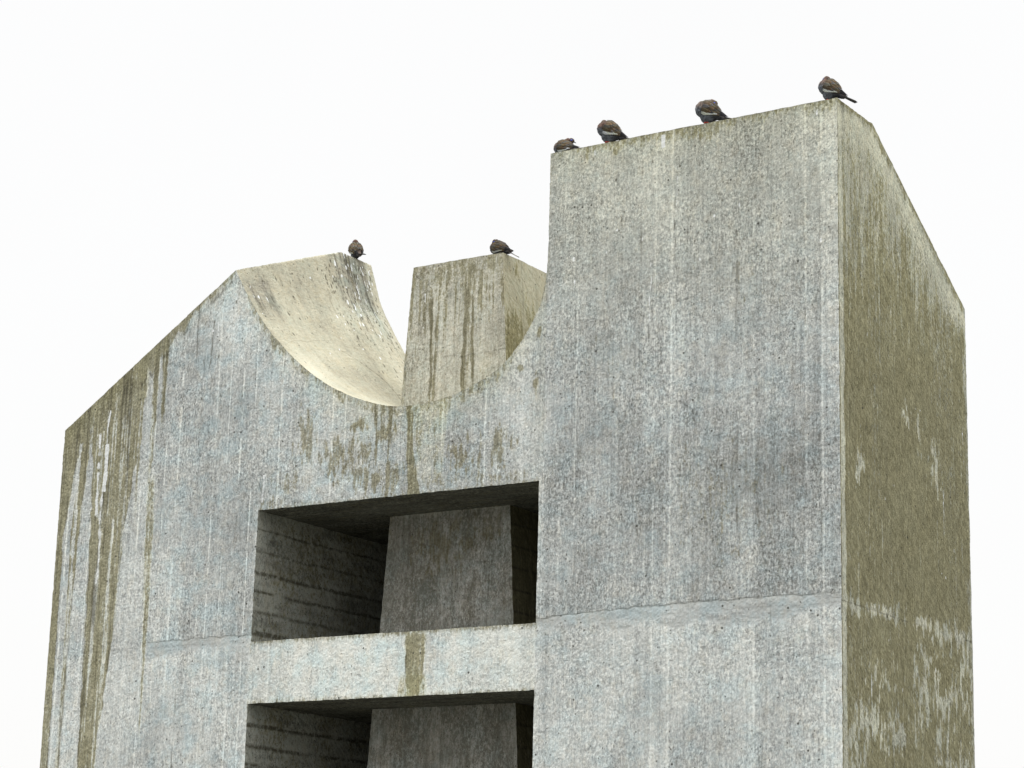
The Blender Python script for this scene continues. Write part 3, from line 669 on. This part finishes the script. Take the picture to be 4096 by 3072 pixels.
CAMR = Vector((.838, .546, 0)).normalized(); CAMF = Vector((-.546, .838, 0)).normalized()
def make_dove(label, loc, heading, head, face, pitch=30, sit=0., sc=1., seed=0, tail_drop=0., puff=1., shade=.80):
    """head: (screen right, up) of the head centre from the feet; face: (screen right, up, towards camera) the bill points to"""
    R = random.Random(seed); th = math.radians(heading)
    e = bpy.data.objects.new('dove', None); link(e); e.location = loc; e.rotation_euler = (0, 0, th); e.scale = (sc,) * 3
    e['label'] = label; e['category'] = 'dove'; e['group'] = 'doves resting on the monument'
    rot = Matrix.Rotation(-th, 3, 'Z')
    hc = rot @ (CAMR * head[0] - CAMF * head[2]) + Vector((0, 0, head[1]))
    hd = (rot @ (CAMR * face[0] - CAMF * face[2]) + Vector((0, 0, face[1]))).normalized()
    ph = math.radians(pitch); bc = Vector((0.0, 0, .084 - sit)); P = Matrix.Rotation(-ph, 3, 'Y')
    def body(a, y, b): return P @ Vector((a, y, b)) + bc
    # --- one continuous body with neck and head
    bm = bmesh.new()
    def ell(c, r, q=None):
        res = bmesh.ops.create_uvsphere(bm, u_segments=28, v_segments=18, radius=1.)
        for v in res['verts']:
            w = Vector((v.co.x * r[0], v.co.y * r[1], v.co.z * r[2]))
            if q is not None: w = q @ w
            v.co = w + c
    ell(bc, (.078, .052 * puff, .054 * puff), P)
    ell(body(.040, 0, .004), (.048 * puff, .049 * puff, .050 * puff), P)
    ell(body(-.070, 0, -.004), (.048, .030, .024), P)
    ell(Vector((.008, 0, .052 - sit * .8)), (.050, .040, max(.03, .050 - sit * .8)))
    nb = body(.048, 0, .020)
    for t in (.2, .4, .6, .8): ell(nb.lerp(hc - hd * .008, t), (.036 - .010 * t,) * 3)
    qh = hd.to_track_quat('X', 'Z').to_matrix()
    ell(hc, (.0265, .0215, .0225), qh); ell(hc + hd * .013, (.016, .012, .013), qh)
    me0 = bpy.data.meshes.new('tmp'); bm.to_mesh(me0); bm.free()
    to = bpy.data.objects.new('tmp', me0); COL.objects.link(to)
    md = to.modifiers.new('r', 'REMESH'); md.mode = 'VOXEL'; md.voxel_size = .0042
    ms = to.modifiers.new('s', 'SMOOTH'); ms.iterations = 5; ms.factor = .6
    dg = bpy.context.evaluated_depsgraph_get(); ev = to.evaluated_get(dg); me1 = bpy.data.meshes.new_from_object(ev)
    co = np.array([v.co[:] for v in me1.vertices]); fa = [tuple(p.vertices) for p in me1.polygons]; nr = np.array([v.normal[:] for v in me1.vertices])
    bpy.data.objects.remove(to); bpy.data.meshes.remove(me0); bpy.data.meshes.remove(me1)
    # feather relief and colouring by region
    Pi = P.transposed(); loc_ = (co - np.array(bc)) @ np.array(P)      # into body axes
    f1 = fbm(co[:, 0] * 90 + co[:, 2] * 40, co[:, 1] * 90 + co[:, 2] * 60, 3, seed + 1); f2 = fbm(co[:, 0] * 190 + co[:, 2] * 80, co[:, 1] * 190 - co[:, 2] * 90, 2, seed + 2)
    co = co + nr * ((f1 - .5) * .008 + (f2 - .5) * .004)[:, None]
    hdist = np.linalg.norm(co - np.array(hc), axis=1)
    brown = np.array((.130, .098, .080)); belly = np.array((.115, .128, .148)); rust = np.array((.120, .070, .052)); back = np.array((.085, .068, .042)); crown = np.array((.105, .080, .060))
    tb = ss(.012, -.030, loc_[:, 2])[:, None]; tk = ss(.02, .042, loc_[:, 2])[:, None]; tn = ss(.060, .035, hdist)[:, None]; tc = ss(.030, .020, hdist)[:, None]
    c = brown * (1 - tb) + belly * tb; c = c * (1 - tk) + back * tk; c = c * (1 - tn) + rust * tn; c = c * (1 - tc) + crown * tc
    vent = (ss(-.02, -.05, loc_[:, 0]) * ss(.0, -.02, loc_[:, 2]))[:, None]; c = c * (1 - vent) + np.array((.05, .052, .062)) * vent
    c = c * (.25 + 1.5 * f1)[:, None] * shade
    bo = link(bpy.data.objects.new('body', plumage_mesh('body', co, fa, c)), e)
    # --- wings: layered feathers lying on the flank
    A = [-.135, -.115, -.07, -.03, .02, .06, .085]; Wd = [.007, .013, .033, .050, .0545, .042, .016]; Hh = [.006, .010, .026, .047, .056, .044, .016]
    def surf(u, v, s, off):
        a = .054 - .185 * u; w = np.interp(a, A, Wd) * puff; h = np.interp(a, A, Hh) * puff; t = math.radians(86 - 128 * v)
        return body(a, s * ((w + .001 + off) * math.cos(t)), (h + .001 + off) * math.sin(t) + .004)
    for s in (1, -1):
        V = []; F = []; C = []
        def feather(u0, v0, L, w, sl, col, lay, rim=1.35):
            base = len(V); n = 6
            for i in range(n + 1):
                t = i / n; hw = w * (math.sin(math.pi * min(1, (.18 + .82 * t)) ** .8) ** .6 if t < 1 else 0.12)
                for k in (-1, -.55, 0, .55, 1):
                    V.append(surf(u0 + L * t, v0 + sl * t + k * hw, s, .0012 * lay + .0022 * t + .0010 * (1 - k * k)))
                    m_ = (rim * 1.2 if (abs(k) == 1 or i == n) else (.72 if k == 0 else 1.)) * (.55 + .6 * t)
                    C.append([q * m_ * shade for q in col])
            for i in range(n):
                for k in range(4):
                    q = base + i * 5 + k; f_ = (q, q + 1, q + 6, q + 5); F.append(f_ if s < 0 else f_[::-1])
        def jit(c, a=.42): k = 1 + R.uniform(-a, a); return (c[0] * k, c[1] * k, c[2] * k * R.uniform(.85, 1.1))
        for i in range(5): feather(.46 + .035 * i, .80 - .09 * i, .50 - .03 * i, .085, -.05, jit((.028, .027, .032)), 1 + .3 * i, 2.2)
        for i in range(6): feather(.34, .92 - .11 * i, .36, .075, -.03, jit((.060, .056, .052)), 2.5 + .2 * i, 1.5)
        for i in range(5): feather(.06 + .075 * i, 1.00 - .035 * i, .24, .062, -.02, jit((.72, .76, .76), .08), 5.0, 1.)
        for r in range(5):
            for i in range(6):
                cc = (.098, .078, .046) if (r + i) % 3 == 1 else ((.120, .080, .046) if (r + i) % 3 == 0 else (.100, .096, .088))
                feather(.42 - .10 * r + R.uniform(-.02, .02), .83 - .155 * i + R.uniform(-.02, .02), .24, .085, -.01, jit(cc), 3.6 + .9 * r, 1.4)
        w_ = link(bpy.data.objects.new('wing', plumage_mesh('wing', V, F, C)), e)
    # --- tail: flat fan of long feathers
    V = []; F = []; C = []
    pt = Matrix.Rotation(-ph + math.radians(tail_drop), 3, 'Y'); rb = body(-.080, 0, -.002)
    for i in range(9):
        k = (i - 4) / 4.; b0 = len(V); L = .125 - .014 * abs(k)
        for j in range(6):
            t = j / 5.; hw = .0075 * (1 if j < 5 else .55)
            for q in (-1, 0, 1):
                for up in (0, 1):
                    V.append(rb + pt @ Vector((-L * t, k * (.008 + .015 * t) + q * hw, -abs(k) * .004 + .0012 * (i % 2) + (.0012 if up else -.0006) + .001 * (1 - abs(q)))))
                    cc = (.060, .055, .052) if t < .75 else (.24, .23, .21)
                    C.append([v_ * (.8 + .5 * ((i * 7) % 3) / 3) for v_ in cc] if up else [.07, .07, .075])
        for j in range(5):
            for q in range(2):
                o = b0 + j * 6 + q * 2
                F.append((o + 1, o + 3, o + 9, o + 7)); F.append((o, o + 6, o + 8, o + 2))
            o = b0 + j * 6; F.append((o, o + 1, o + 7, o + 6)); F.append((o + 5, o + 4, o + 10, o + 11))
    link(bpy.data.objects.new('tail', plumage_mesh('tail', V, F, C, False)), e)
    # --- bill and eyes
    def tube(bm, pts, rad, seg=8):
        rings = []
        for i, (p, r) in enumerate(zip(pts, rad)):
            d = (pts[min(i + 1, len(pts) - 1)] - pts[max(i - 1, 0)]).normalized(); a = d.orthogonal().normalized(); b = d.cross(a)
            rings.append([bm.verts.new(p + (a * math.cos(2 * math.pi * k / seg) + b * math.sin(2 * math.pi * k / seg)) * r) for k in range(seg)])
        for q, w in zip(rings, rings[1:]):
            for k in range(seg): bm.faces.new((q[k], q[(k + 1) % seg], w[(k + 1) % seg], w[k]))
        bm.faces.new(rings[0][::-1]); bm.faces.new(rings[-1])
    def fin(bm, name, mat, par):
        bmesh.ops.recalc_face_normals(bm, faces=bm.faces); me = bpy.data.meshes.new(name); bm.to_mesh(me); bm.free()
        me.polygons.foreach_set('use_smooth', np.full(len(me.polygons), True)); me.materials.append(mat); return link(bpy.data.objects.new(name, me), par)
    upv = qh @ Vector((0, 0, 1)); sv = qh @ Vector((0, 1, 0))
    bm = bmesh.new(); b0 = hc + hd * .024 - upv * .002
    tube(bm, [b0, b0 + hd * .010, b0 + hd * .018 - upv * .001, b0 + hd * .024 - upv * .004], [.0055, .0040, .0030, .0008]); fin(bm, 'beak', M_BEAK, e)
    for s in (1, -1):
        nrm = (sv * s + hd * .25 + upv * .1).normalized(); c0 = hc + hd * .009 + upv * .003 + sv * s * .0195
        q = nrm.to_track_quat('Z', 'Y').to_matrix()
        bm = bmesh.new(); r_ = bmesh.ops.create_uvsphere(bm, u_segments=16, v_segments=10, radius=1)
        for v in r_['verts']: v.co = q @ Vector((v.co.x * .0080, v.co.y * .0058, v.co.z * .0030)) + c0
        ring = fin(bm, 'eye_ring', M_RING, e)
        bm = bmesh.new(); r_ = bmesh.ops.create_uvsphere(bm, u_segments=12, v_segments=8, radius=.0032)
        for v in r_['verts']: v.co = v.co + c0 + nrm * .0018
        fin(bm, 'eye', M_EYE, ring)
    # --- legs and toes
    for s in (1, -1):
        bm = bmesh.new(); k = Vector((.008, s * .018, .030)); f0 = Vector((.012, s * .018, .004))
        tube(bm, [k, k.lerp(f0, .5), f0], [.0042, .0030, .0034])
        for a in (-28, 0, 28, 180):
            d = Vector((math.cos(math.radians(a)), math.sin(math.radians(a)), 0)); L = .024 if a != 180 else .014
            tube(bm, [f0, f0 + d * L * .5 + Vector((0, 0, .0015)), f0 + d * L * .85 + Vector((0, 0, -.0005)), f0 + d * L + Vector((0, 0, -.002))], [.0030, .0026, .0022, .0008], 6)
        fin(bm, 'leg', M_LEG, e)
    return e

make_dove('dove seen from behind, perched on the curved ridge above the buff scoop', (-5.535, 1.535, 7.758), 152, (-.014, .172, -.02), (-.5, -.4, -.7), pitch=36, seed=1, sc=1.0, tail_drop=22, puff=1.08)
make_dove('dark ruffled dove huddled on the corner of the tapered pillar', (-3.435, .765, 7.268), 180, (-.040, .114, -.0), (-.7, -.5, -.1), pitch=16, sit=.030, seed=2, tail_drop=-16, sc=1.04, puff=1.03, shade=.50)
make_dove('low crouching dove beside the notch, blue-eyed head turned back', (-2.385, .075, 7.755), 195, (.052, .116, .0), (.78, -.45, .45), pitch=6, sit=.032, seed=3, tail_drop=6, sc=1.02)
make_dove('puffed-up dove with its bill sunk in its breast feathers, red feet on the tower edge', (-1.945, .035, 7.757), 214, (-.046, .134, .016), (-.60, -.62, .50), pitch=23, seed=4, tail_drop=10, puff=1.10, sc=1.16)
make_dove('dove with white wing bar, head laid over its back, midway along tower edge', (-1.075, .035, 7.757), 212, (.030, .136, .018), (.62, -.72, .34), pitch=21, seed=5, tail_drop=9, puff=1.10, sc=1.18)
make_dove('dove with hunched head and tail jutting out, on the highest corner', (-.070, .045, 7.757), 206, (-.034, .157, 0), (-.78, -.55, -.32), pitch=28, seed=6, tail_drop=1, puff=1.10, sc=1.06)

# ------------------------------------------------------------------ sky and sun (overcast)
world = bpy.data.worlds.new('World'); scene.world = world; world.use_nodes = True
nt = world.node_tree; nt.nodes.clear()
SUN_EL, SUN_AZ = math.radians(66), math.radians(-20)    # azimuth measured from -Y (in front of the face) towards +X
sun_dir = Vector((math.sin(SUN_AZ) * math.cos(SUN_EL), -math.cos(SUN_AZ) * math.cos(SUN_EL), math.sin(SUN_EL)))
sk = nt.nodes.new('ShaderNodeTexSky'); sk.sky_type = 'NISHITA'; sk.sun_disc = False
sk.sun_elevation = SUN_EL; sk.sun_rotation = math.atan2(sun_dir.x, sun_dir.y); sk.dust_density = 4; sk.air_density = 1.2
# cloud deck: brighter towards the zenith, covering almost all of the blue
tc = nt.nodes.new('ShaderNodeTexCoord'); sx = nt.nodes.new('ShaderNodeSeparateXYZ'); nt.links.new(tc.outputs['Generated'], sx.inputs[0])
mr = nt.nodes.new('ShaderNodeMapRange'); nt.links.new(sx.outputs[2], mr.inputs[0]); mr.inputs[1].default_value = .42; mr.inputs[2].default_value = 1; mr.inputs[3].default_value = 9.5; mr.inputs[4].default_value = 42.0
cn = nt.nodes.new('ShaderNodeTexNoise'); nt.links.new(tc.outputs['Generated'], cn.inputs['Vector']); cn.inputs['Scale'].default_value = 2.0; cn.inputs['Detail'].default_value = 4
cm = nt.nodes.new('ShaderNodeMath'); cm.operation = 'MULTIPLY_ADD'; nt.links.new(cn.outputs[0], cm.inputs[0]); cm.inputs[1].default_value = .06; cm.inputs[2].default_value = .97
cl = nt.nodes.new('ShaderNodeMath'); cl.operation = 'MULTIPLY'; nt.links.new(mr.outputs[0], cl.inputs[0]); nt.links.new(cm.outputs[0], cl.inputs[1])
vm = nt.nodes.new('ShaderNodeVectorMath'); vm.operation = 'SCALE'; vm.inputs[0].default_value = (1.0, .996, .988); nt.links.new(cl.outputs[0], vm.inputs['Scale'])
mxn = nt.nodes.new('ShaderNodeMix'); mxn.data_type = 'RGBA'; mxn.inputs[0].default_value = .92
nt.links.new(sk.outputs[0], mxn.inputs[6]); nt.links.new(vm.outputs[0], mxn.inputs[7])
bg = nt.nodes.new('ShaderNodeBackground'); bg.inputs[1].default_value = .11; nt.links.new(mxn.outputs[2], bg.inputs[0])
ou = nt.nodes.new('ShaderNodeOutputWorld'); nt.links.new(bg.outputs[0], ou.inputs[0])

sl = bpy.data.lights.new('sun', 'SUN'); sl.energy = 1.0; sl.angle = math.radians(25); sl.color = (1, .985, .955)
so = link(bpy.data.objects.new('sun', sl)); so.rotation_euler = sun_dir.to_track_quat('Z', 'Y').to_euler()

# ------------------------------------------------------------------ camera
cd = bpy.data.cameras.new('camera'); cam = link(bpy.data.objects.new('camera', cd))
r = Vector((0.83763338, 0.54559543, 0.0263809)); u = Vector((0.11156062, -0.21815364, 0.969517)); f = Vector((-0.53471913, 0.80915673, 0.24359974))
M = Matrix((r, u, -f)).transposed().to_4x4(); M.translation = Vector((6.71234721, -14.3527122, 1.6))
cam.matrix_world = M; cd.sensor_width = 36; cd.lens = 80.494; cd.clip_start = .1; cd.clip_end = 3000
scene.camera = cam
scene.render.engine = 'CYCLES'
scene.view_settings.view_transform = 'Standard'; scene.view_settings.look = 'None'; scene.view_settings.gamma = 1; scene.view_settings.exposure = 0
